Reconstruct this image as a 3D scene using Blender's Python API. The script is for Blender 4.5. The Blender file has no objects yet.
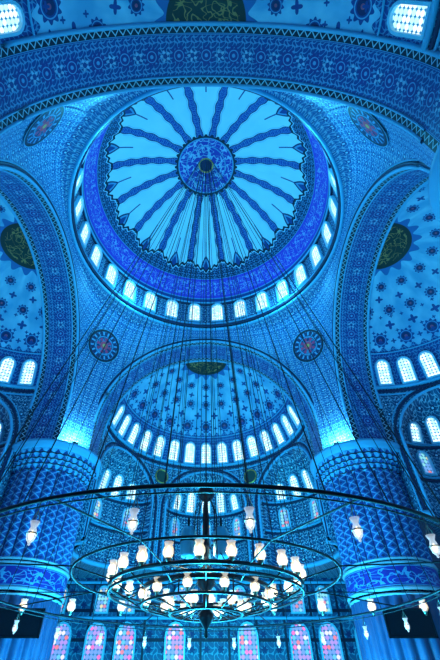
import bpy, math, random
from math import sin, cos, pi, sqrt, atan2, radians
random.seed(3)
SC = bpy.context.scene
SC.view_settings.view_transform = 'Standard'
CZ = 1.6           # eye height; all heights below are given relative to it
TAU = 2*pi

# ------------------------------------------------------------------ shader graph helper
class X:
    def __init__(s, g, k): s.g, s.k = g, k
    def __add__(a, b): return a.g.m('ADD', a, b)
    __radd__ = __add__
    def __sub__(a, b): return a.g.m('SUBTRACT', a, b)
    def __rsub__(a, b): return a.g.m('SUBTRACT', b, a)
    def __mul__(a, b): return a.g.m('MULTIPLY', a, b)
    __rmul__ = __mul__
    def __truediv__(a, b): return a.g.m('DIVIDE', a, b)
    def __lt__(a, b): return a.g.m('LESS_THAN', a, b)
    def __gt__(a, b): return a.g.m('GREATER_THAN', a, b)

class G:
    def __init__(s, name):
        s.mat = bpy.data.materials.new(name); s.mat.use_nodes = True
        s.t = s.mat.node_tree; s.t.nodes.clear()
        n = s.t.nodes.new('ShaderNodeUVMap'); n.uv_map = 'UVMap'
        sp = s.t.nodes.new('ShaderNodeSeparateXYZ'); s.t.links.new(n.outputs[0], sp.inputs[0])
        s.u, s.v = X(s, sp.outputs[0]), X(s, sp.outputs[1])
    def put(s, inp, a):
        if isinstance(a, X): s.t.links.new(a.k, inp)
        elif isinstance(a, tuple): inp.default_value = (a[0], a[1], a[2], 1)
        else: inp.default_value = a
    def m(s, op, *a):
        n = s.t.nodes.new('ShaderNodeMath'); n.operation = op
        for i, q in enumerate(a): s.put(n.inputs[i], q)
        return X(s, n.outputs[0])
    def sin(s, a): return s.m('SINE', a)
    def cos(s, a): return s.m('COSINE', a)
    def abs(s, a): return s.m('ABSOLUTE', a)
    def fr(s, a): return s.m('FRACT', a)
    def mn(s, a, b): return s.m('MINIMUM', a, b)
    def mx(s, a, b): return s.m('MAXIMUM', a, b)
    def band(s, a, lo, hi): return (a > lo)*(a < hi)
    def vec(s, a, b, c=0.0):
        n = s.t.nodes.new('ShaderNodeCombineXYZ')
        for i, q in enumerate((a, b, c)): s.put(n.inputs[i], q)
        return X(s, n.outputs[0])
    def noise(s, a, b, sc=1.0, det=2.0):
        n = s.t.nodes.new('ShaderNodeTexNoise'); n.noise_dimensions = '2D'
        s.put(n.inputs['Vector'], s.vec(a, b)); n.inputs['Scale'].default_value = sc
        n.inputs['Detail'].default_value = det
        return X(s, n.outputs[0])
    def white(s, a, b):
        n = s.t.nodes.new('ShaderNodeTexWhiteNoise'); n.noise_dimensions = '2D'
        s.put(n.inputs['Vector'], s.vec(a, b)); return X(s, n.outputs[0])
    def mix(s, c1, c2, f):
        n = s.t.nodes.new('ShaderNodeMix'); n.data_type = 'RGBA'
        s.put(n.inputs[0], f); s.put(n.inputs[6], c1); s.put(n.inputs[7], c2)
        return X(s, n.outputs[2])
    def vine(s, u, v, size, w=0.45):
        k = TAU/size
        f = s.sin(u*k + 1.6*s.sin(v*k)) + s.sin(v*k*1.0 + 1.6*s.sin(u*k+1.0))
        return s.abs(f) < w
    def flower(s, u, v, su, sv, r0=0.3, petals=8, amp=0.07):
        a = s.fr(u/su)-0.5; b = s.fr(v/sv)-0.5
        a = a*su; b = b*sv
        r = s.m('SQRT', a*a+b*b); th = s.m('ARCTAN2', b, a)
        rr = r/min(su, sv)
        return rr < (s.cos(th*petals)*amp + r0), rr
    def script(s, u, v, sc=1.0, w=0.045):
        n = s.noise(u*1.0, v*0.75, sc, 1.5)
        n2 = s.noise(u*0.6+7.3, v*1.6, sc*1.1, 0.5)
        return s.mx(s.abs(n-0.5) < w, s.abs(n2-0.5) < w*0.7)
    def out(s, col, rough=0.55, em=None, ems=0.0, metal=0.0, clear=0.0):
        p = s.t.nodes.new('ShaderNodeBsdfPrincipled'); o = s.t.nodes.new('ShaderNodeOutputMaterial')
        s.put(p.inputs['Base Color'], col); s.put(p.inputs['Roughness'], rough)
        s.put(p.inputs['Metallic'], metal)
        if em is not None:
            s.put(p.inputs['Emission Color'], em); s.put(p.inputs['Emission Strength'], ems)
        if clear:
            t = s.t.nodes.new('ShaderNodeBsdfTransparent'); mx = s.t.nodes.new('ShaderNodeMixShader')
            mx.inputs[0].default_value = clear
            s.t.links.new(p.outputs[0], mx.inputs[1]); s.t.links.new(t.outputs[0], mx.inputs[2])
            s.t.links.new(mx.outputs[0], o.inputs[0])
        else: s.t.links.new(p.outputs[0], o.inputs[0])
        return s.mat

WHITE = (0.66, 0.93, 0.96)
PALE = (0.36, 0.72, 0.88); LIGHT = (0.10, 0.37, 0.62); MID = (0.022, 0.13, 0.38)
BLUE = (0.010, 0.050, 0.24); DEEP = (0.004, 0.018, 0.10); NAVY = (0.002, 0.006, 0.03)
ULTRA = (0.10, 0.05, 0.60); GOLD = (0.8, 0.45, 0.12); DKGREEN = (0.012, 0.022, 0.02)

def simple(name, col, rough=0.5, metal=0.0, em=None, ems=0.0, clear=0.0):
    return G(name).out(col, rough, em, ems, metal, clear)

# ---- dome: u azimuth (rad), v polar angle (rad)
def mat_dome():
    g = G('dome_paint'); u, v = g.u, g.v; N = 16
    a = g.abs(g.fr(u*(N/TAU))-0.5)                      # 0 at spoke, .5 mid-lobe
    d = a*(TAU/N*11.6)*g.sin(v)                         # metres from spoke axis
    e = (0.5-a)*(TAU/N*11.6)*g.sin(v)                   # metres from lobe axis
    c = g.mix(WHITE, PALE, g.noise(u*4, v*4, 1.0)*0.8)
    o1 = 0.62*g.sin((v-0.93)*9.5)
    c = g.mix(c, DEEP, (e < o1)*g.band(v, 0.93, 1.2)); c = g.mix(c, LIGHT, (e < o1-0.16)*g.band(v, 0.93, 1.2))
    c = g.mix(c, BLUE, (e < o1-0.34)*g.band(v, 0.93, 1.2))
    c = g.mix(c, BLUE, (e < 0.06)*g.band(v, 0.78, 0.95))
    sw = 0.28 + 0.06*g.cos(v*40)
    c = g.mix(c, DEEP, d < sw + 0.08)
    c = g.mix(c, g.mix((.012, .05, .34), LIGHT, g.vine(d, v*11.6, 0.5, 0.45)*0.75), d < sw)
    c = g.mix(c, LIGHT, g.band(d-sw, 0.17, 0.22)*(v < 0.95)*0.7)
    s0 = 0.13*g.m('POWER', a*2, 0.6) + 0.014*g.cos(u*N*6)
    vine = g.vine(u*11.6, v*11.6, 0.7, 0.5)
    cb = g.mix(DEEP, LIGHT, vine*0.8)
    c = g.mix(c, NAVY, v > s0+0.965); c = g.mix(c, PALE, v > s0+0.995); c = g.mix(c, cb, v > s0+1.01)
    c = g.mix(c, LIGHT, v > 1.215)
    ci = g.mix(ULTRA, PALE, g.script(u*11.6, v*11.6, 1.7, 0.026)*g.band(v, 1.25, 1.45)*0.65)
    c = g.mix(c, ci, v > 1.225)
    c = g.mix(c, LIGHT, v > 1.485); c = g.mix(c, BLUE, v > 1.50)
    c = g.mix(c, NAVY, v < (0.30 + 0.012*g.cos(u*32)))
    c = g.mix(c, LIGHT, g.band(v, 0.262, 0.275))
    x = v*g.cos(u)*11.6; y = v*g.sin(u)*11.6
    cm = g.mix((0.05, 0.04, 0.42), PALE, g.script(x, y, 1.2, 0.03)*0.75)
    c = g.mix(c, cm, v < 0.262)
    c = g.mix(c, LIGHT, g.band(v, 0.185, 0.195))
    c = g.mix(c, DEEP, v < 0.075); c = g.mix(c, GOLD, g.band(v, 0.06, 0.075))
    return g.out(c, 0.6)

def mat_tiles(name, bg=MID, fg=PALE, size=1.5, dark=DEEP, amt=0.55, w=0.4):
    g = G(name); u, v = g.u, g.v
    c = g.mix(bg, dark, g.noise(u, v, 0.6)*0.8)
    c = g.mix(c, dark, g.vine(u+.3, v+.2, size*.7, w*.8)*0.85)
    c = g.mix(c, fg, g.vine(u, v, size, w)*amt)
    f, r = g.flower(u, v, size*1.5, size*1.5, 0.2, 6, 0.05)
    c = g.mix(c, dark, f); c = g.mix(c, fg, (r < 0.09))
    f2, r2 = g.flower(u+size*.75, v+size*.75, size*1.5, size*1.5, 0.13, 4, 0.05)
    c = g.mix(c, fg, f2*0.6); c = g.mix(c, dark, r2 < 0.08)
    return g.out(c, 0.5)

def mat_arch():
    g = G('arch_tiles'); u, v = g.u, g.v               # v 0..1 across, 3 m
    y = v*3.05
    vn = g.vine(u, y, 0.5, 0.5)
    c = g.mix(BLUE, LIGHT, vn*0.85)
    f, r = g.flower(u, y-0.70, 1.65, 1.65, 0.27, 10, 0.06)
    c = g.mix(c, (.025, .03, .22), f); c = g.mix(c, LIGHT, g.band(r, 0.15, 0.18)); c = g.mix(c, LIGHT, r < 0.06)
    f, r = g.flower(u+.82, y-0.70, 1.65, 1.65, 0.13, 5, 0.06)
    c = g.mix(c, PALE, f*.6); c = g.mix(c, BLUE, r < .08)
    e = g.mn(y, 3.05-y)
    c = g.mix(c, LIGHT, e < 0.52); c = g.mix(c, BLUE, g.band(e, 0.46, 0.50))
    zz = g.abs(g.fr(u/0.45)-0.5)*0.6
    c = g.mix(c, NAVY, (e < 0.43)*(e > 0.05))
    c = g.mix(c, PALE, (g.abs(e-0.08-zz) < 0.045)*.8)
    c = g.mix(c, NAVY, e < 0.05)
    return g.out(c, 0.5)

def mat_semi():
    g = G('semi_dome_paint'); u, v = g.u, g.v
    c = g.mix(PALE, LIGHT, g.noise(u*5, v*5, 1.0)*1.5)
    def row(N, t0, off):
        a = (g.fr(u*(N/pi)+off)-0.5)*(pi/N)*9.8*sin(t0)
        b = (v-t0)*9.8
        return g.m('SQRT', a*a+b*b), g.m('ARCTAN2', b, a)
    for N, t0, rad, off in ((7, .41, .42, 0), (10, .64, .46, .5), (11, .91, .64, 0)):
        r, th = row(N, t0, off); r = r/rad
        c = g.mix(c, BLUE, r < 1.0+0.14*g.cos(th*10)); c = g.mix(c, LIGHT, g.band(r, 0.68, 0.78))
        c = g.mix(c, DEEP, r < 0.55); c = g.mix(c, (0.35, .08, .16), r < .2)
    for N, t0, rad, off in ((11, .78, .30, .5), (9, .53, .24, 0), (22, .93, .17, .5), (22, .70, .12, .25), (22, .84, .12, 0)):
        r, th = row(N, t0, off); c = g.mix(c, BLUE, r/rad < 1.0+0.4*g.cos(th*4))
    x = v*g.cos(u)*9.8; y = v*g.sin(u)*9.8
    c = g.mix(c, MID, v < 0.28+0.03*g.cos(u*16)); c = g.mix(c, DKGREEN, v < 0.235)
    c = g.mix(c, GOLD, g.script(x, y, 1.5, 0.025)*(v < 0.2)*.45)
    vn = g.vine(u*9.8, v*9.8, 0.6, 0.5)
    c = g.mix(c, g.mix(BLUE, LIGHT, vn*0.7), v > 1.00+0.02*g.cos(u*60))
    return g.out(c, 0.6)

def mat_script(name, bg, fg, sc=1.6):
    g = G(name); u, v = g.u, g.v                        # v 0..1
    c = g.mix(bg, fg, g.script(u, v*1.4, sc, 0.03)*g.band(v, 0.14, 0.86))
    e = g.mn(v, 1-v)
    c = g.mix(c, fg, g.band(e, 0.05, 0.09)); c = g.mix(c, NAVY, e < 0.04)
    return g.out(c, 0.4)

def mat_pier():
    g = G('pier_tiles'); u, v = g.u, g.v
    a = g.abs(g.fr(u/0.746)-0.5); b = g.abs(g.fr(v/0.52)-0.5)
    dmd = a+b
    c = g.mix(MID, BLUE, g.noise(u, v, 1.0)*1.4)
    c = g.mix(c, LIGHT, g.band(dmd, 0.40, 0.60)*.6); c = g.mix(c, PALE, g.band(dmd, 0.47, 0.53)*.4)
    c = g.mix(c, DEEP, dmd < 0.18); c = g.mix(c, BLUE, dmd > 0.82)
    c = g.mix(c, DEEP, (a > 0.44)*0.95)
    return g.out(c, 0.45)

def mat_reeded():
    g = G('reeded_marble'); u, v = g.u, g.v
    c = g.mix((0.015, 0.04, 0.12), (0.035, 0.09, 0.2), g.noise(u, v, 1.3, 4))
    return g.out(c, 0.35)

def mat_cornice():
    g = G('muqarnas_paint'); u, v = g.u, g.v
    a = g.abs(g.fr(u/0.5)-0.5)
    c = g.mix(BLUE, LIGHT, a < (g.fr(v/0.35)*0.5)); c = g.mix(c, NAVY, g.fr(v/0.35) < 0.28)
    return g.out(c, 0.5)

def mat_pane(name, cell, cols, ems, edge=(0.01, 0.16, 0.38)):
    g = G(name); u, v = g.u, g.v
    r0 = g.fr(u/cell)-0.5; r1 = g.fr(v/cell)-0.5
    r = g.m('SQRT', r0*r0+r1*r1)
    w = g.white(g.m('FLOOR', u/cell), g.m('FLOOR', v/cell))
    c = g.mix(cols[0], cols[1], w > 0.5)
    for i, q in enumerate(cols[2:]): c = g.mix(c, q, g.band(w, 0.1+0.2*i, 0.22+0.2*i))
    c = g.mix(edge, c, r < 0.49)
    return g.out((0.05, 0.1, 0.15), 0.3, c, ems)

def mat_qibla():
    g = G('qibla_tiles'); u, v = g.u, g.v
    vn = g.vine(u, v, 0.9, 0.4)
    c = g.mix((0.015, 0.08, 0.18), (0.10, 0.42, 0.55), vn*0.5)
    c = g.mix(c, NAVY, (g.fr(u/2.6) < 0.08))
    c = g.mix(c, NAVY, (g.fr(v/2.2) < 0.12))
    f, r = g.flower(u, v, 1.3, 1.1, 0.22, 6, 0.06); c = g.mix(c, DEEP, f)
    return g.out(c, 0.4)

def mat_medal():
    g = G('calligraphy_roundel'); u, v = g.u, g.v       # centred, radius 1
    r = g.m('SQRT', u*u+v*v); th = g.m('ARCTAN2', v, u)
    c = g.mix(DEEP, LIGHT, g.script(u*2, v*2, 1.6, 0.04)*0.5)
    c = g.mix(c, LIGHT, g.band(r, 0.5, 0.54))
    c = g.mix(c, g.mix(DEEP, LIGHT, g.cos(th*16) > 0.5), g.band(r, 0.6, 0.8))
    c = g.mix(c, (0.7, 0.04, 0.14), g.band(r, .28, .46)*(g.cos(th*8) > 0))
    c = g.mix(c, NAVY, r > 0.84); c = g.mix(c, LIGHT, r > 0.96)
    c = g.mix(c, (0.9, 0.06, 0.12), r < 0.24); c = g.mix(c, GOLD, r < .1)
    return g.out(c, 0.5)

M_DOME = mat_dome(); M_ARCH = mat_arch(); M_SEMI = mat_semi()
M_PEND = mat_tiles('pendentive_paint', (0.035, 0.22, 0.50), PALE, 0.5, BLUE, 0.6, 0.42)
M_DRUM = mat_tiles('drum_tiles', BLUE, PALE, 0.6, DEEP, 0.6, 0.5)
M_APSE = mat_tiles('apse_paint', (0.025, 0.16, 0.32), PALE, 0.62, DEEP, 0.6, 0.4)
M_PIER = mat_pier(); M_REED = mat_reeded(); M_CORN = mat_cornice(); M_QIB = mat_qibla()
M_SCR = mat_script('inscription_band', (0.025, 0.025, 0.28), LIGHT); M_MEDAL = mat_medal()
M_PANE = mat_pane('daylit_glass', 0.26, [(0.5, 0.95, 1.0), (0.8, 1.0, 1.0)], 1.35)
M_STAIN = mat_pane('stained_glass', 0.34, [(0.5, 0.3, 0.95), (0.2, 0.35, 0.95), (0.9, 0.85, 1.0), (0.95, 0.15, 0.5), (.15, .6, .95), (.9, .2, .2)], 1.05)
M_STAIN2 = mat_pane('stained_glass_green', 0.3, [(0.3, 0.85, 0.9), (0.2, 0.45, 0.95), (0.95, 0.85, 0.4), (0.85, 0.25, 0.3)], 0.9)
M_FRAME = simple('window_plaster', (0.25, 0.62, 0.82), 0.5)
M_MOLD = simple('moulding_plaster', (0.10, 0.42, 0.68), 0.5)
M_MOLDD = simple('moulding_dark', (0.004, 0.015, 0.07), 0.5)
M_IRON = simple('black_iron', (0.008, 0.012, 0.02), 0.45, 0.6)
M_CABLE = simple('steel_cable', (0.003, 0.008, 0.02), 0.6, 0.3)
M_BRASS = simple('lamp_metal', (0.25, 0.22, 0.18), 0.3, 0.8)
M_BULB = simple('lit_lamp_glass', (0.9, 0.85, 0.75), 0.3, 0, (1.0, 0.74, 0.36), 4.5)
M_CUP = simple('clear_glass_cup', (0.8, 0.8, 0.75), 0.1, 0, (1.0, 0.70, 0.32), 0.95, 0.55)
M_GLASSB = simple('lantern_glass', (0.5, 0.65, 0.75), 0.15, 0, (0.75, 0.8, 0.8), 0.55, 0.4)
M_TEAL = simple('projector_housing', (0.05, 0.34, 0.5), 0.4, 0.3)
M_SCREEN = simple('screen_black', (0.006, 0.007, 0.012), 0.25)
M_FLOOR = mat_tiles('carpet', (0.25, 0.05, 0.04), (0.5, 0.3, 0.2), 1.2, (0.03, 0.05, 0.15), 0.5)
M_FLOOD = simple('floodlight_lens', (0.8, 0.9, 1), 0.3, 0, (0.75, 0.97, 1.0), 12)
M_GILT = simple('gilt_stone', (.30, .5, .62), .35)

# ------------------------------------------------------------------ mesh helper
class MB:
    def __init__(s): s.v = []; s.f = []; s.m = []; s.uv = []
    def grid(s, nu, nv, P, UV=None, mi=0, flip=False):
        o = len(s.v)
        for j in range(nv+1):
            for i in range(nu+1): s.v.append(P(i/nu, j/nv))
        for j in range(nv):
            for i in range(nu):
                a = o+j*(nu+1)+i
                q = [a, a+1, a+nu+2, a+nu+1]; c = [(i, j), (i+1, j), (i+1, j+1), (i, j+1)]
                if flip: q.reverse(); c.reverse()
                s.f.append(q); s.m.append(mi)
                s.uv.append([UV(x/nu, y/nv) if UV else (x/nu, y/nv) for x, y in c])
    def tube(s, pts, r, n=6, closed=False, mi=0):
        o = len(s.v); N = len(pts)
        for k, p in enumerate(pts):
            a = pts[(k-1) % N] if (closed or k > 0) else p
            b = pts[(k+1) % N] if (closed or k < N-1) else p
            t = [b[i]-a[i] for i in range(3)]; L = sqrt(sum(q*q for q in t)) or 1; t = [q/L for q in t]
            ref = (0, 0, 1) if abs(t[2]) < .95 else (1, 0, 0)
            e = (t[1]*ref[2]-t[2]*ref[1], t[2]*ref[0]-t[0]*ref[2], t[0]*ref[1]-t[1]*ref[0])
            L = sqrt(sum(q*q for q in e)); e = [q/L for q in e]
            h = (t[1]*e[2]-t[2]*e[1], t[2]*e[0]-t[0]*e[2], t[0]*e[1]-t[1]*e[0])
            for i in range(n):
                c, d = cos(TAU*i/n)*r, sin(TAU*i/n)*r
                s.v.append(tuple(p[q]+e[q]*c+h[q]*d for q in range(3)))
        for k in range(N if closed else N-1):
            for i in range(n):
                a = o+k*n; b = o+((k+1) % N)*n
                s.f.append([a+i, a+(i+1) % n, b+(i+1) % n, b+i]); s.m.append(mi)
                s.uv.append([(0, 0), (1, 0), (1, 1), (0, 1)])
    def lathe(s, prof, c, n=12, mi=0, sx=1):
        def P(u, v):
            j = min(int(round(v*(len(prof)-1))), len(prof)-1); r, z = prof[j]
            return (c[0]+r*cos(TAU*u), c[1]+r*sin(TAU*u), c[2]+z)
        s.grid(n, len(prof)-1, P, lambda u, v: (u*TAU*prof[0][0], v), mi)
    def box(s, lo, hi, mi=0):
        o = len(s.v)
        for z in (lo[2], hi[2]):
            for x, y in ((lo[0], lo[1]), (hi[0], lo[1]), (hi[0], hi[1]), (lo[0], hi[1])): s.v.append((x, y, z))
        for q in ([3, 2, 1, 0], [4, 5, 6, 7], [0, 1, 5, 4], [1, 2, 6, 5], [2, 3, 7, 6], [3, 0, 4, 7]):
            s.f.append([o+i for i in q]); s.m.append(mi); s.uv.append([(0, 0), (1, 0), (1, 1), (0, 1)])
    def window(s, pos, nrm, w, h, mf=0, mp=1, fw=0.14, dep=0.28):
        """arched window; pos = sill centre on the wall, nrm points into the room"""
        L = sqrt(sum(q*q for q in nrm)); n = [q/L for q in nrm]
        hx, hy = -n[1], n[0]; L = sqrt(hx*hx+hy*hy); side = (hx/L, hy/L, 0)
        up = (n[1]*side[2]-n[2]*side[1], n[2]*side[0]-n[0]*side[2], n[0]*side[1]-n[1]*side[0])
        if up[2] < 0: up = [-q for q in up]
        def outline(e):
            r = w/2+e; pts = [(-r, -e), (r, -e)]
            y0 = h-w/2
            for i in range(9):
                a = pi*i/8; pts.append((r*cos(a), y0+r*1.12*sin(a)))
            return pts
        def W(p, d): return tuple(pos[i]+side[i]*p[0]+up[i]*p[1]+n[i]*d for i in range(3))
        A, B = outline(0), outline(fw); K = len(A)
        o = len(s.v)
        s.v += [W(p, -0.05) for p in B] + [W(p, dep) for p in B] + [W(p, dep) for p in A] + [W(p, 0.08) for p in A]
        for j in range(3):
            for i in range(K):
                a = o+j*K; b = o+(j+1)*K
                s.f.append([a+i, a+(i+1) % K, b+(i+1) % K, b+i]); s.m.append(mf)
                s.uv.append([(0, 0), (1, 0), (1, 1), (0, 1)])
        s.f.append([o+3*K+i for i in range(K)]); s.m.append(mp)
        sd = (pos[0]*1.7+pos[1]*2.3) % 7
        s.uv.append([(p[0]+3.4*int(sd)+3.4*9+.17*0, p[1]) for p in A])
    def obj(s, name, mats, parent=None, smooth=True):
        me = bpy.data.meshes.new(name); me.from_pydata(s.v, [], s.f)
        ul = me.uv_layers.new(name='UVMap')
        flat = [c for f in s.uv for uv in f for c in uv]; ul.data.foreach_set('uv', flat)
        for q in mats: me.materials.append(q)
        me.polygons.foreach_set('material_index', s.m)
        me.polygons.foreach_set('use_smooth', [smooth]*len(s.f))
        me.update(); ob = bpy.data.objects.new(name, me); SC.collection.objects.link(ob)
        if parent: ob.parent = parent
        return ob
def empty(name, loc=(0, 0, 0)):
    e = bpy.data.objects.new(name, None); SC.collection.objects.link(e); return e
def rot(k, p):
    x, y, z = p; z += CZ
    return [(x, y, z), (y, -x, z), (-x, -y, z), (-y, x, z)][k]   # 0 far,1 right,2 near,3 left
def rotv(k, p):
    x, y, z = p
    return [(x, y, z), (y, -x, z), (-x, -y, z), (-y, x, z)][k]

# ------------------------------------------------------------------ dimensions
SQ, SO = 11.85, 14.9; AR, AH = 9.8, 18.6
RR, RH = 11.7, 30.0; SPR, CROWN = 34.2, 45.0
PT = 15.3; LOW = 10.0

# ------------------------------------------------------------------ main dome
D = empty('dome')
mb = MB()
mb.grid(192, 64, lambda u, v: (11.6*sin(v*pi/2)*cos(u*TAU), 11.6*sin(v*pi/2)*sin(u*TAU), CZ+SPR+(CROWN-SPR)*cos(v*pi/2)),
        lambda u, v: (u*TAU, v*pi/2))
mb.obj('shell', [M_DOME], D)
mb = MB()
mb.grid(128, 4, lambda u, v: (RR*cos(u*TAU), RR*sin(u*TAU), CZ+RH+(SPR-RH)*v), lambda u, v: (u*TAU*RR, v*(SPR-RH)))
mb.obj('drum', [M_DRUM], D)
mb = MB()
for r, h, t, m in ((11.62, 30.0, .14, 0), (11.55, 30.75, .12, 0), (11.5, 30.4, .16, 1), (11.55, 34.3, .1, 0), (11.6, 34.0, .1, 1)):
    mb.tube([(r*cos(TAU*i/128), r*sin(TAU*i/128), CZ+h) for i in range(128)], t, 8, True, m)
mb.obj('ring_mouldings', [M_MOLD, M_MOLDD], D)
mb = MB()
for i in range(28):
    a = TAU*(i+.5)/28
    mb.window((11.68*cos(a), 11.68*sin(a), CZ+31.2), (-cos(a), -sin(a), 0), 1.2, 2.6)
mb.obj('window_1', [M_FRAME, M_PANE], None, False)

# ------------------------------------------------------------------ pendentives
mb = MB(); NB = 72
def bottom(k, s):
    if s < .12:
        q = s/.12; p = (-(10.9+(AR-10.9)*q), 10.9+(SQ-10.9)*q, AH)
    elif s > .88:
        q = (1-s)/.12; p = (10.9+(AR-10.9)*q, 10.9+(SQ-10.9)*q, AH)
    else:
        th = pi*(1-(s-.12)/.76); p = (AR*cos(th), SQ, AH+AR*sin(th))
    return p
def pend(k):
    def P(u, v):
        b = bottom(k, u); rb = sqrt(b[0]**2+b[1]**2); az = atan2(b[0], b[1])
        t = v*pi/2; r = RR+(rb-RR)*cos(t); z = b[2]+(RH-b[2])*sin(t)
        return rot(k, (r*sin(az), r*cos(az), z))
    def UV(u, v):
        b = bottom(k, u); az = atan2(b[0], b[1]); z = b[2]+(RH-b[2])*sin(v*pi/2)
        return (az*13, z)
    return P, UV
for k in range(4):
    P, UV = pend(k); mb.grid(NB, 14, P, UV)
    for sg in (-1, 1):
        mb.grid(2, 2, lambda u, v, sg=sg: rot(k, (sg*(10.9+(AR-10.9)*u), 10.9+(SQ-10.9)*u, AH+(PT-AH-.3)*v)),
                lambda u, v: (u*1.6, v*3))
mb.obj('pendentive_vault', [M_PEND], None)
MED = MB()
for q in range(4):
    az = pi/4+q*pi/2
    t = math.asin((26.2-AH)/(RH-AH)); r = RR+(15.41-RR)*cos(t)-.22
    dr = -(15.41-RR)*sin(t); dz = (RH-AH)*cos(t); L = sqrt(dr*dr+dz*dz)
    upv = (dr/L*cos(az), dr/L*sin(az), dz/L); sd = (-sin(az), cos(az), 0)
    c = (r*cos(az), r*sin(az), CZ+26.2)
    o = len(MED.v)
    for j in range(7):
        for i in range(40):
            a = TAU*i/40; rr = 1.75*j/6
            MED.v.append(tuple(c[w]+upv[w]*rr*sin(a)+sd[w]*rr*cos(a) for w in range(3)))
    for j in range(6):
        for i in range(40):
            i2 = (i+1) % 40
            MED.f.append([o+j*40+i, o+j*40+i2, o+(j+1)*40+i2, o+(j+1)*40+i]); MED.m.append(0)
            MED.uv.append([(j/6*cos(TAU*i/40), j/6*sin(TAU*i/40)), (j/6*cos(TAU*(i+1)/40), j/6*sin(TAU*(i+1)/40)),
                           ((j+1)/6*cos(TAU*(i+1)/40), (j+1)/6*sin(TAU*(i+1)/40)), ((j+1)/6*cos(TAU*i/40), (j+1)/6*sin(TAU*i/40))])
MED.obj('calligraphy_roundels', [M_MEDAL], None)

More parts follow.
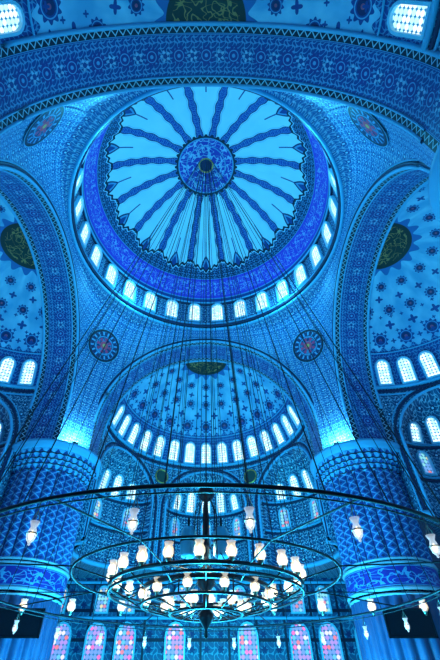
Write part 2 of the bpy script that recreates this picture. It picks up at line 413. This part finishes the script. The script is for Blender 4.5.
# ------------------------------------------------------------------ arches, semi-domes, apses
def rb(h): return sqrt(max(AR*AR-(h-AH)**2, 0)) if h > AH else AR
NZ, NR = 15.6, 4.35
NC = (-radians(60), 0, radians(60))
def niche(al, h):
    off = 0
    for c in NC:
        s = (al-c)*AR; q = NR*NR-s*s-max(0, h-NZ)**2
        if q > 0: off = .62*sqrt(q)
    return off
def apse_pt(al, h, extra=0):
    r = rb(h)+niche(al, h)+extra
    return (r*sin(al), SO+r*cos(al), h)
M_RG = simple('roundel_green', (.02, .06, .05), .4); M_RIM = simple('gilt_rim', GOLD, .3, .6)
WY = 26.6
for k in range(4):
    A = empty('great_arch' if k == 0 else 'great_arch.%03d' % k)
    mb = MB()
    prof = [(-AR, PT-.3), (-AR, 16.8)]+[(AR*cos(pi-pi*i/72), AH+AR*sin(pi-pi*i/72)) for i in range(73)]+[(AR, 16.8), (AR, PT-.3)]
    n = len(prof)-1; ln = [0]
    for i in range(n): ln.append(ln[-1]+sqrt((prof[i+1][0]-prof[i][0])**2+(prof[i+1][1]-prof[i][1])**2))
    mb.grid(n, 8, lambda u, v: rot(k, (prof[int(round(u*n))][0], SQ+(SO-SQ)*v, prof[int(round(u*n))][1])),
            lambda u, v: (ln[int(round(u*n))], v))
    mb.obj('soffit', [M_ARCH], A)
    mb = MB()
    for y, r, rad, m in ((SQ-.02, AR+.05, .12, 0), (SQ+.45, AR-.03, .06, 0), (SO, AR-.02, .12, 0), (SQ-.05, AR+.45, .06, 0), (SQ-.03, AR+.28, .12, 1)):
        pts = [rot(k, (r*cos(pi*i/64), y, AH+min(r*sin(pi*i/64), 11.0))) for i in range(65)]
        mb.tube(pts, rad, 6, False, m)
    mb.obj('archivolt', [M_MOLD, M_MOLDD], A)

    E = empty('semi_dome' if k == 0 else 'semi_dome.%03d' % k)
    tm = math.acos((20.6-AH)/AR)
    mb = MB()
    mb.grid(96, 40, lambda u, v: rot(k, (AR*sin(v*tm)*sin((u-.5)*pi), SO+AR*sin(v*tm)*cos((u-.5)*pi), AH+AR*cos(v*tm))),
            lambda u, v: (u*pi, v*tm))
    mb.obj('shell', [M_SEMI], E)
    mb = MB()
    mb.grid(220, 80, lambda u, v: rot(k, apse_pt((u-.5)*pi, 20.6+(LOW-20.6)*v)),
            lambda u, v: (u*pi*AR, 20.6+(LOW-20.6)*v))
    mb.obj('apse_wall', [M_APSE], E)
    mb = MB()
    for sg in (-1, 1):
        mb.grid(2, 2, lambda u, v: rot(k, (sg*(9.75+3*u), SO+.05, LOW+(AH+1-LOW)*v)), lambda u, v: (u*3, v*9))
    mb.obj('impost_wall', [M_APSE], E)
    mb = MB()
    for h, dr, t, m in ((20.62, .12, .16, 0), (20.3, .0, .13, 1), (20.0, .02, .08, 0), (LOW+.1, .1, .22, 0), (23.6, .05, .06, 0)):
        pts = []
        for i in range(97):
            al = -pi/2+pi*i/96; p = apse_pt(al, h, -dr); pts.append(rot(k, p))
        mb.tube(pts, t, 6, False, m)
    for c in NC:
        for ex, t, m in ((.05, .13, 0), (.42, .12, 1), (.66, .06, 0)):
            pts = []
            q = NR+ex
            arc = [(-q, LOW+.2), (-q, 13)]+[(-q*cos(pi*i/28), NZ+q*sin(pi*i/28)) for i in range(29)]+[(q, 13), (q, LOW+.2)]
            for sx, h in arc:
                h = min(h, 20.0); al = max(-pi/2, min(pi/2, c+sx/AR)); r = rb(h)-.03
                pts.append(rot(k, (r*sin(al), SO+r*cos(al), h)))
            mb.tube(pts, t, 6, False, m)
        for h in (16.2, 13.4):
            pts = [rot(k, apse_pt(c+(-1+2*i/20)*(NR-.05)/AR, h, -.05)) for i in range(21)]
            mb.tube(pts, .1, 6, False, 0)
            pts = [rot(k, apse_pt(c+(-1+2*i/20)*(NR-.05)/AR, h-.25, -.05)) for i in range(21)]
            mb.tube(pts, .1, 6, False, 1)
    mb.obj('mouldings', [M_MOLD, M_MOLDD], E)
    mb = MB()
    for i in range(15):
        al = -pi/2+pi*(i+.5)/15; h = 20.95; r = rb(h)
        t = math.acos((h+1.1-AH)/AR)
        nrm = rotv(k, (-sin(t)*sin(al), -sin(t)*cos(al), -cos(t)))
        mb.window(rot(k, (r*sin(al), SO+r*cos(al), h)), nrm, 1.0, 2.1)
    for c in NC:
        for j in range(-2, 3):
            al = c+j*1.45/AR
            for h0, hh in ((16.45, 2.0 if abs(j) < 2 else 1.5), (13.7, 1.7)):
                if h0 < 16 and j % 2: continue
                p = apse_pt(al, h0); p2 = apse_pt(al+.01, h0); p1 = apse_pt(al, h0+hh*.8)
                tx = (p2[0]-p[0], p2[1]-p[1]); tz = (p1[0]-p[0], p1[1]-p[1], p1[2]-p[2])
                nn = (tx[1]*tz[2], -tx[0]*tz[2], tx[0]*tz[1]-tx[1]*tz[0])
                cx = (-p[0], SO-p[1])
                if nn[0]*cx[0]+nn[1]*cx[1] < 0: nn = tuple(-q for q in nn)
                mb.window(rot(k, p), rotv(k, nn), .85, hh, 0, 1 if h0 > 16 else 2)
    mb.obj('window_%d' % (k+2), [M_FRAME, M_PANE, M_STAIN2], None, False)
    mb = MB()
    for al in (-radians(30), radians(30)):
        h = 18.9; r = rb(h)-.12; c = (r*sin(al), SO+r*cos(al), h); o = len(mb.v)
        for j in range(2):
            for i in range(28):
                a = TAU*i/28; rr = .72 if j else 0.001
                mb.v.append(rot(k, (c[0]+cos(al)*rr*cos(a), c[1]-sin(al)*rr*cos(a), c[2]+rr*sin(a))))
        for i in range(28):
            i2 = (i+1) % 28; mb.f.append([o+i, o+i2, o+28+i2, o+28+i]); mb.m.append(0)
            mb.uv.append([(0, 0), (0, 0), (cos(TAU*(i+1)/28), sin(TAU*(i+1)/28)), (cos(TAU*i/28), sin(TAU*i/28))])
        mb.tube([mb.v[o+28+i] for i in range(28)], .07, 6, True, 1)
    mb.obj('roundels', [M_RG, M_RIM], E)
    mb = MB()
    def CP(u, v):
        al = (u-.5)*pi; a = apse_pt(al, LOW)
        ax, ay = a[0], a[1]; f = WY/max(abs(ax), abs(ay))
        if u in (0, 1): bx, by = (WY if ax > 0 else -WY), WY
        else: bx, by = ax*f, ay*f
        if abs(bx) > WY: bx = WY*(1 if bx > 0 else -1)
        return rot(k, (ax+(bx-ax)*v, ay+(by-ay)*v, LOW))
    mb.grid(90, 4, CP, lambda u, v: (u*40, v*12))
    mb.obj('ceiling' if k == 0 else 'ceiling.%03d' % k, [M_APSE], None)
    nm = ['wall_far', 'wall_right', 'wall_near', 'wall_left'][k]
    mb = MB()
    mb.grid(20, 6, lambda u, v: rot(k, ((u-.5)*2*WY, WY, -CZ+(LOW+CZ)*v)), lambda u, v: (u*2*WY, v*(LOW+CZ)))
    mb.obj(nm, [M_QIB], None, False)
    mb = MB()
    for x in (-16, -13.2, -10, -7.3, -2.8, 3.8, 8.5, 11.2, 14.5, 17):
        mb.window(rot(k, (x, WY, 2.4)), rotv(k, (0, -1, 0)), 1.6, 3.8, 0, 1)
    for x in (-17, -14, -9.9, -7.4, -2.4, 0.4, 3.2, 8.7, 11.2, 14.5, 17):
        mb.window(rot(k, (x, WY, 7.2)), rotv(k, (0, -1, 0)), 1.05, 1.9, 0, 2)
    mb.obj('window_%d' % (k+6), [M_FRAME, M_STAIN, M_STAIN2], None, False)
    mb = MB()
    for h, t in ((6.75, .14), (9.6, .14), (2.0, .14)):
        mb.tube([rot(k, (x, WY-.05, h)) for x in (-WY, WY)], t, 6)
    mb.obj('trim_%d' % (k+1), [M_MOLD], None)

mb = MB(); mb.grid(1, 1, lambda u, v: ((u-.5)*54, (v-.5)*54, 0), lambda u, v: (u*54, v*54))
mb.obj('floor', [M_FLOOR], None, False)

# ------------------------------------------------------------------ piers
PC, PR = 12.6, 2.85
for q, (sx, sy) in enumerate(((-1, 1), (1, 1), (-1, -1), (1, -1))):
    E = empty('pier' if q == 0 else 'pier.%03d' % q)
    cx, cy = sx*PC, sy*PC
    def col(name, prof, mat, ribs=0, amp=0, nseg=192, zz=0):
        mb = MB(); n = len(prof)-1
        def P(u, v):
            r, z = prof[int(round(v*n))]; a = u*TAU
            if ribs: r += amp*abs(sin(ribs*a/2))
            if zz: r += zz*(abs(((a*zz_n/TAU+(int(round(v*n))//2 % 2)*.5) % 1)-.5)*2-.5)
            return (cx+r*cos(a), cy+r*sin(a), CZ+z)
        mb.grid(nseg, n, P, lambda u, v: (u*TAU*PR, prof[int(round(v*n))][1]))
        return mb.obj(name, [mat], E)
    zz_n = 36
    col('shaft_lower', [(PR-.1, -CZ), (PR-.1, 5.45)], M_REED, 24, .25)
    col('base', [(PR+.6, -CZ), (PR+.6, -1.2), (PR+.3, -1.0), (PR+.15, -.6)], M_REED)
    col('shaft_upper', [(PR-.1, 7.35), (PR-.1, 10), (PR-.1, 13.4)], M_PIER, 24, .24)
    mb = MB()
    mb.grid(96, 1, lambda u, v: (cx+(PR+.16)*cos(u*TAU), cy+(PR+.16)*sin(u*TAU), CZ+5.8+1.2*v), lambda u, v: (u*TAU*PR, v))
    mb.obj('inscription_collar', [M_SCR], E)
    mb = MB()
    for h, r, t in ((5.72, PR+.16, .11), (5.45, PR+.1, .08), (7.08, PR+.16, .11), (7.35, PR+.08, .08)):
        mb.tube([(cx+r*cos(TAU*i/64), cy+r*sin(TAU*i/64), CZ+h) for i in range(64)], t, 8, True)
    mb.obj('collar_rings', [M_GILT], E)
    col('muqarnas_capital', [(PR, 13.2), (PR+.15, 13.5), (PR+.2, 13.5), (PR+.3, 13.9), (PR+.35, 13.9), (PR+.5, 14.3), (PR+.55, 14.3),
                    (PR+.7, 14.7)], M_CORN, 0, 0, 216, .14)
    col('abacus', [(PR+.7, 14.7), (PR+.85, 14.7), (PR+.85, 14.95), (PR+1.0, 15.05), (PR+1.0, 15.3), (PR-.6, 15.3), (.1, 15.3)], M_MOLD)
    mb = MB(); fx, fy = cx-sx*2.1, cy-sy*2.3
    mb.box((fx-.22, fy-.18, CZ+15.3), (fx+.22, fy+.18, CZ+15.42)); mb.lathe([(.05, .12), (.2, .15), (.26, .42), (.24, .42), (.2, .3)], (fx, fy, CZ+15.3), 14)
    mb.lathe([(.23, .40), (.001, .40)], (fx, fy, CZ+15.3), 14, 1)
    mb.obj('floodlight', [M_IRON, M_FLOOD], E, False)

# ------------------------------------------------------------------ chandelier
C = empty('chandelier')
def ring(r, h, n=96): return [(r*cos(TAU*i/n), r*sin(TAU*i/n), CZ+h) for i in range(n)]
RH1 = 3.75; R1 = 9.6
mb = MB()
mb.tube(ring(R1, RH1, 128), .055, 8, True); mb.tube(ring(R1, RH1-.16, 128), .02, 6, True)
mb.obj('outer_ring', [M_IRON], C)
mb = MB()
mb.tube(ring(5.3, 4.0), .045, 8, True)
mb.tube(ring(3.8, 3.7), .07, 8, True); mb.tube(ring(3.8, 3.45), .05, 8, True)
mb.tube(ring(2.5, 3.6), .09, 8, True); mb.tube(ring(2.5, 3.1), .05, 8, True); mb.tube(ring(1.2, 4.3), .06, 8, True)
mb.tube(ring(1.4, 2.85), .05, 8, True)
for i in range(8):
    a = TAU*(i+.5)/8
    mb.tube([(.2*cos(a), .2*sin(a), CZ+4.2), (3.8*cos(a), 3.8*sin(a), CZ+3.7), (5.3*cos(a), 5.3*sin(a), CZ+4.0), (R1*cos(a), R1*sin(a), CZ+RH1)], .028, 6)
for i in range(16):
    a = TAU*i/16
    mb.tube([(3.8*cos(a), 3.8*sin(a), CZ+3.7), (3.1*cos(a), 3.1*sin(a), CZ+3.35), (2.5*cos(a), 2.5*sin(a), CZ+3.6), (2.5*cos(a), 2.5*sin(a), CZ+3.1), (1.4*cos(a), 1.4*sin(a), CZ+2.85), (.3*cos(a), .3*sin(a), CZ+3.1)], .03, 6)
mb.obj('inner_rings', [M_IRON], C)
mb = MB()
mb.lathe([(.001, 2.1), (.08, 2.2), (.05, 2.4), (.25, 2.65), (.3, 2.85), (.12, 3.05), (.12, 3.6), (.35, 3.8), (.35, 4.3), (.14, 4.5), (.1, 5.2), (.16, 5.3),
          (.1, 5.4), (.09, 7.1), (.3, 7.25), (.42, 7.5), (.3, 7.75), (.1, 7.85), (.001, 8.1)], (0, 0, CZ), 16)
for i in range(6):
    a = TAU*i/6+.3
    mb.tube([(.1*cos(a), .1*sin(a), CZ+7.5), (.5*cos(a), .5*sin(a), CZ+6.6), (.55*cos(a), .55*sin(a), CZ+5.2), (1.2*cos(a), 1.2*sin(a), CZ+4.3)], .03, 6)
mb.obj('central_stem', [M_IRON], C)
mb = MB()
for x, y in ((-.75, -.3), (.65, -.25), (-.1, .8)):
    mb.lathe([(.001, 4.75), (.28, 4.75), (.33, 4.85), (.33, 5.7), (.2, 5.9), (.001, 5.95)], (x, y, CZ), 18)
    mb.lathe([(.05, 5.85), (.05, 6.3)], (x, y, CZ), 8, 1); mb.lathe([(.345, 5.3), (.345, 5.4)], (x, y, CZ), 18, 1)
mb.obj('projectors', [M_TEAL, M_IRON], C)
def lamp_up(mb, x, y, h, s=1.0):
    c = (x, y, CZ+h)
    mb.lathe([(.001, -.12*s), (.05*s, -.1*s), (.09*s, 0), (.11*s, .06*s)], c, 12, 0)
    mb.lathe([(.10*s, .04*s), (.19*s, .18*s), (.18*s, .30*s), (.12*s, .42*s), (.16*s, .52*s)], c, 14, 2)
    mb.lathe([(.03*s, .06*s), (.08*s, .13*s), (.10*s, .23*s), (.06*s, .34*s), (.001, .42*s)], c, 10, 1)
mb = MB()
for i in range(22):
    a = TAU*(i+.3)/22; lamp_up(mb, 3.8*cos(a), 3.8*sin(a), 3.8, 1.05)
for i in range(12):
    a = TAU*(i+.5)/12; lamp_up(mb, 2.5*cos(a), 2.5*sin(a), 3.2, .95)
for i in range(6):
    a = TAU*(i+.2)/6; lamp_up(mb, 1.4*cos(a), 1.4*sin(a), 2.95, .85)
mb.obj('lit_lamps', [M_BRASS, M_BULB, M_CUP], C)
mb = MB()
for i in range(24):
    a = -pi/2+radians(5.6)+TAU*i/24; x, y = R1*cos(a), R1*sin(a)
    mb.tube([(x, y, CZ+RH1), (x, y, CZ+RH1-.25)], .012, 4, False, 0)
    z0 = CZ+RH1-.95
    c = (x, y, z0); q = .88
    mb.lathe([(.001, -.06*q), (.04*q, -.03*q), (.03*q, 0), (.10*q, .08*q), (.13*q, .2*q), (.09*q, .33*q), (.07*q, .38*q), (.13*q, .52*q), (.12*q, .52*q)], c, 14, 1)
    mb.lathe([(.001, .06), (.055, .12), (.055, .2), (.001, .28)], (x, y, z0), 8, 2)
    mb.tube([(x+.12*cos(TAU*j/14), y+.12*sin(TAU*j/14), z0+.2) for j in range(14)], .014, 4, True, 0)
    for j in range(3):
        b = TAU*j/3; mb.tube([(x+.11*cos(b), y+.11*sin(b), z0+.45), (x, y, z0+.72)], .01, 4, False, 0)
mb.obj('hanging_lanterns', [M_BRASS, M_GLASSB, M_BULB], C)
mb = MB()
for i in range(32):
    a = TAU*(i+.5)/32
    mb.tube([(R1*cos(a), R1*sin(a), CZ+RH1), (.9*cos(a), .9*sin(a), CZ+44.8)], .02, 4)
for i in range(16):
    a = TAU*(i+.25)/16
    mb.tube([(3.8*cos(a), 3.8*sin(a), CZ+3.7), (.5*cos(a), .5*sin(a), CZ+44.9)], .016, 4)
mb.tube([(0, 0, CZ+8), (0, 0, CZ+44.9)], .035, 6)
mb.tube([(.3, 0, CZ+7.6), (.3, 0, CZ+44.9)], .02, 5)
mb.obj('suspension_cables', [M_CABLE], C)

# ------------------------------------------------------------------ straight rail of lit lamps between the far piers
LC = empty('lamp_rail')
mb = MB(); ry, rh = 9.0, 5.35
mb.tube([(-15, ry, CZ+rh), (15, ry, CZ+rh)], .03, 6)
mb.obj('bar', [M_IRON], LC)
mb = MB(); ml = MB()
for x in (-13.4, -10.6, -7.8, -4.9, -2.0, 1.0, 3.9, 6.7, 9.6, 12.6):
    mb.tube([(x, ry, CZ+rh), (x*.97, ry, CZ+min(29.5, AH+sqrt(max(1, 92-x*x)))+(0 if abs(x) < 9 else 4))], .014, 4)
    mb.tube([(x, ry, CZ+rh), (x, ry, CZ+rh-.45)], .014, 4)
    lamp_up(ml, x, ry, rh-1.0, 1.25)
mb.obj('wires', [M_CABLE], LC); ml.obj('lamps', [M_BRASS, M_BULB, M_CUP], LC)

# ------------------------------------------------------------------ screens on the piers
for q, sx in enumerate((-1, 1)):
    E = empty('display_screen' if q == 0 else 'display_screen.001')
    x0 = (-10.6, 11.5)[q]; y = 9.1
    mb = MB(); mb.box((x0-1.3, y-.12, CZ+3.25), (x0+1.3, y+.1, CZ+4.5)); mb.obj('panel', [M_SCREEN], E, False)
    mb = MB(); mb.box((x0-1.36, y-.16, CZ+3.19), (x0+1.36, y-.12, CZ+3.27)); mb.box((x0-1.36, y-.16, CZ+4.48), (x0+1.36, y-.12, CZ+4.56))
    mb.box((x0-1.36, y-.16, CZ+3.19), (x0-1.28, y-.12, CZ+4.56)); mb.box((x0+1.28, y-.16, CZ+3.19), (x0+1.36, y-.12, CZ+4.56))
    bx = x0-.9 if q == 0 else x0+.4
    mb.box((bx-.2, y+.1, CZ+3.7), (bx+.2, y+1.3, CZ+4.1)); mb.obj('bezel_and_bracket', [M_IRON], E, False)

# ------------------------------------------------------------------ lights
def plight(name, loc, P, col, r=.4):
    l = bpy.data.lights.new(name, 'POINT'); l.energy = P; l.color = col; l.shadow_soft_size = r
    o = bpy.data.objects.new(name, l); o.location = loc; SC.collection.objects.link(o); return o
BL = (0.025, 0.60, 1.0)
i = 0
for x, y, P in ((-7, -5, 1500), (7, -5, 1500), (-6, 8, 4800), (6, 8, 4800), (0, 2, 11500)):
    plight('uplight_%d' % i, (x, y, 1.2), P, BL, .8); i += 1
for x, y, P, c in ((0, 20, 2600, (.03, .85, .9)), (20, 0, 1500, BL), (-20, 0, 1500, BL), (0, -21, 250, BL)):
    plight('aisle_uplight_%d' % i, (x, y, 1.2), P, c, .8); i += 1
for sx, sy in ((-1, 1), (1, 1), (-1, -1), (1, -1)):
    fx, fy = sx*(PC-2.1), sy*(PC-2.3)
    plight('cornice_flood_%d' % i, (fx, fy, CZ+16.0), 1100 if sy > 0 else 180, (0.2, 0.85, 1.0), .15); i += 1
# point lights hung free at drum level that wash the main dome
for j in range(4):
    a = pi/4+j*pi/2
    plight('dome_wash_%d' % j, (9.5*cos(a), 9.5*sin(a), CZ+30.6), 900, (0.06, 0.66, 1.0), .3)
plight('chandelier_glow', (0, 0, CZ+5.0), 300, (1.0, .8, .55), .3)

W = bpy.data.worlds.new('World'); SC.world = W; W.use_nodes = True
W.node_tree.nodes['Background'].inputs[0].default_value = (0.01, 0.05, 0.15, 1)
W.node_tree.nodes['Background'].inputs[1].default_value = 0.5

cam = bpy.data.cameras.new('Camera'); co = bpy.data.objects.new('Camera', cam); SC.collection.objects.link(co)
cam.sensor_fit = 'VERTICAL'; cam.sensor_height = 36; cam.lens = 390/660*36
cam.shift_x = 14/660; cam.clip_end = 300
co.location = (0, -18.3, CZ); co.rotation_euler = (radians(135), 0, 0)
SC.camera = co
